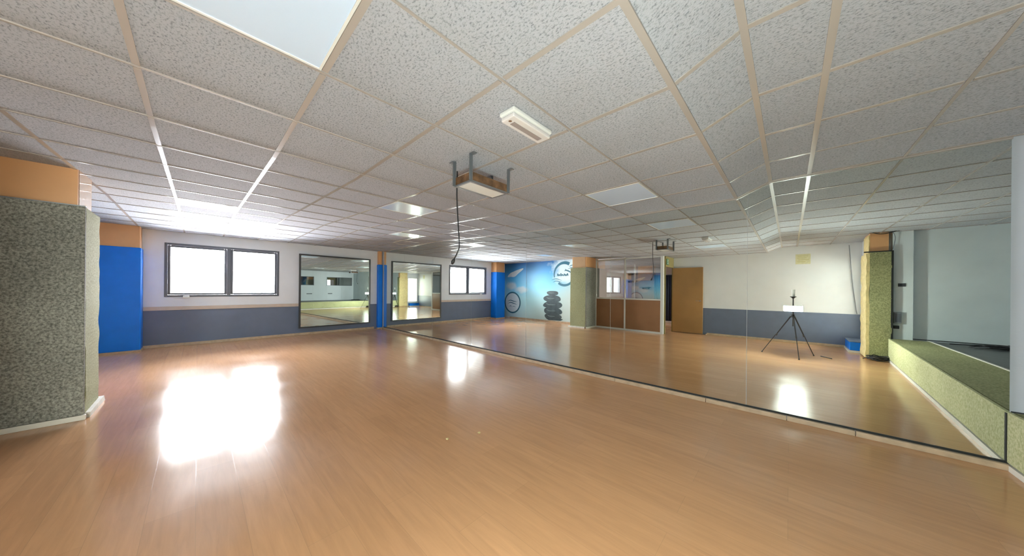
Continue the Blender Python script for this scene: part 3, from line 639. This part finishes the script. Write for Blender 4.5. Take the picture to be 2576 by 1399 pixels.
mb_ = thing('hanging_bracket', 'grey steel bracket with a tray hanging from the ceiling', 'bracket', (-1.87, 1.63, 2.335))
zt = 2.335; bx0, bx1, by0, by1, zl = -1.985, -1.775, 1.42, 1.83, 2.135
for (x, y) in ((bx0, by0), (bx1, by0), (bx0, by1), (bx1, by1)):
    b = MB(); dx = 0.05 if x == bx1 else -0.05
    b.box(x - 0.015, x + 0.015, y - 0.0025, y + 0.0025, zl - 0.005, zt - 0.007)
    b.box(min(x, x + dx) - (0.0 if dx > 0 else 0), max(x, x + dx), y - 0.018, y + 0.018, zt - 0.0105, zt - 0.0065); b.box(x - 0.0025 , x + 0.0025, y - 0.016, y + 0.016, zl - 0.005, zt - 0.007)
    b.build('strap', M['steel'], mb_)
b = MB(); e = 0.028
for a in ((bx0, bx0 + e, by0, by1), (bx1 - e, bx1, by0, by1), (bx0 + e, bx1 - e, by0, by0 + e * .6), (bx0 + e, bx1 - e, by1 - e * .6, by1)): b.box(a[0], a[1], a[2], a[3], zl - 0.012, zl)
b.build('tray_frame', M['steel'], mb_)
MB().box(bx0 + e, bx1 - e, by0 + e * .6, by1 - e * .6, zl - 0.010, zl - 0.002).build('white_plate', M['white_plastic'], mb_)
b = MB(); 
for a in ((bx0 + 0.004, bx0 + 0.014, by0 + .01, by1 - .01), (bx1 - 0.014, bx1 - 0.004, by0 + .01, by1 - .01), (bx0 + .014, bx1 - .014, by0 + .01, by0 + .02), (bx0 + .014, bx1 - .014, by1 - .02, by1 - .01)): b.box(*a, zl, zl + 0.065)
tag(b.build('board_sides', M['brown_board'], mb_), 'rough brown chipboard sides of the tray')

cb = thing('hanging_cable', 'black cable with a plug hanging from the ceiling beside the steel bracket', 'cable', (-2.14, 1.56, 1.53))
MB().tube(spline([(-2.14, 1.56, 2.345), (-2.142, 1.56, 2.1), (-2.128, 1.567, 1.85), (-2.118, 1.572, 1.68), (-2.13, 1.562, 1.62), (-2.16, 1.548, 1.56)], 10), 0.006, 8).build('wire', M['black'], cb, smooth=True)
MB().tube([(-2.157, 1.549, 1.565), (-2.163, 1.546, 1.552), (-2.172, 1.542, 1.535), (-2.180, 1.538, 1.52)], [0.007, 0.014, 0.017, 0.011], 12).build('plug', M['black'], cb, smooth=True)

# ------------------------------------------------------------------ panoramic camera, lamp and tripod, mirrored opposite
ox, oy = 0.050, -0.053
tp = thing('tripod', 'slim black tripod standing on the floor, seen in the mirror', 'tripod', (ox, oy, 0))
feet = [(-0.43, -0.115), (0.136, 0.34), (0.36, -0.36)]
for fx, fy in feet:
    hx, hy = ox + (fx - ox) * 0.07, oy + (fy - oy) * 0.07
    mx_, my_ = hx + (fx - hx) * 0.5, hy + (fy - hy) * 0.5
    l = MB().cyl((mx_, my_, 0.40), (hx, hy, 0.80), 0.009, 0.011, 10).cyl((fx, fy, 0.012), (mx_, my_, 0.41), 0.006, 0.007, 10).build('leg', M['black'], tp)
    MB().cyl((mx_ - .0, my_, 0.385), (mx_ + (hx - mx_) * .09, my_ + (hy - my_) * .09, 0.425), 0.014, 0.014, 10).build('leg_clamp', M['dark_frame'], l)
    MB().cyl((fx, fy, 0.0), (fx, fy, 0.022), 0.013, 0.010, 10).build('foot', M['black'], l)
MB().cyl((ox, oy, 0.60), (ox, oy, 1.16), 0.011, 0.010).build('centre_column', M['dark_frame'], tp)
MB().cyl((ox, oy, 0.78), (ox, oy, 0.84), 0.030, 0.022).build('hub', M['black'], tp)
pc = thing('panoramic_camera', 'small white cylindrical camera on top of the tripod, seen in the mirror', 'camera', (ox, oy, 1.16))
MB().cyl((ox, oy, 1.205), (ox, oy, 1.345), 0.028, 0.028, 24).build('body', M['white_plastic'], pc, smooth=False)
MB().cyl((ox, oy, 1.190), (ox, oy, 1.2045), 0.046, 0.048, 24).build('base_plate', M['black'], pc)
MB().cyl((ox, oy, 1.161), (ox, oy, 1.1895), 0.012, 0.034, 24).build('mount', M['black'], pc)
lz = 0.96
lp = thing('curved_lamp', 'blazing curved lamp clamped to the tripod below the camera, seen in the mirror', 'lamp', (ox, oy, lz))
b = MB(); c = MB(); n = 24; ro, ri = 0.14, 0.125
def ringp(r, a): return (ox + r * math.cos(a), oy + r * math.sin(a))
for i in range(n):
    a0, a1 = math.radians(-8 + 196 * i / n), math.radians(-8 + 196 * (i + 1) / n)
    p, q_ = ringp(ro, a0), ringp(ro, a1); r_, t_ = ringp(ro - 0.004, a1), ringp(ro - 0.004, a0)
    b.prism([(*p, lz - 0.05), (*q_, lz - 0.05), (*r_, lz - 0.05), (*t_, lz - 0.05)], (0, 0, 0.10))
    p, q_ = ringp(ro - 0.006, a0), ringp(ro - 0.006, a1); r_, t_ = ringp(ri - 0.01, a1), ringp(ri - 0.01, a0)
    c.prism([(*p, lz - 0.06), (*q_, lz - 0.06), (*r_, lz - 0.06), (*t_, lz - 0.06)], (0, 0, 0.12))
for k in (b, c): bmesh.ops.remove_doubles(k.bm, verts=k.bm.verts, dist=1e-5)
b.build('diffuser', M['led'], lp); c.build('housing', M['black'], lp)
MB().box(ox - 0.012, ox + 0.012, oy + 0.012, oy + 0.118, lz - 0.012, lz + 0.012).build('clamp_arm', M['dark_frame'], lp)

# ------------------------------------------------------------------ crumbs on the floor
for k, (x, y, lb) in enumerate(((-2.144, 1.482, 'tiny pale plaster crumb on the floor, nearer the window side'), (-2.034, 1.746, 'tiny pale plaster crumb on the floor, nearer the mirror wall'))):
    t = bmesh.new(); bmesh.ops.create_icosphere(t, subdivisions=2, radius=0.012)
    for v in t.verts: v.co *= 1 + 0.5 * noise.noise(v.co * 90 + Vector((k * 5, 0, 0))); v.co.z *= 0.5
    zmin = min(v.co.z for v in t.verts)
    b = MB(); b.merge(t, None, (x, y, -zmin)); tag(b.build('plaster_crumb', M['foam'], smooth=False), lb, 'debris', 'plaster crumbs')
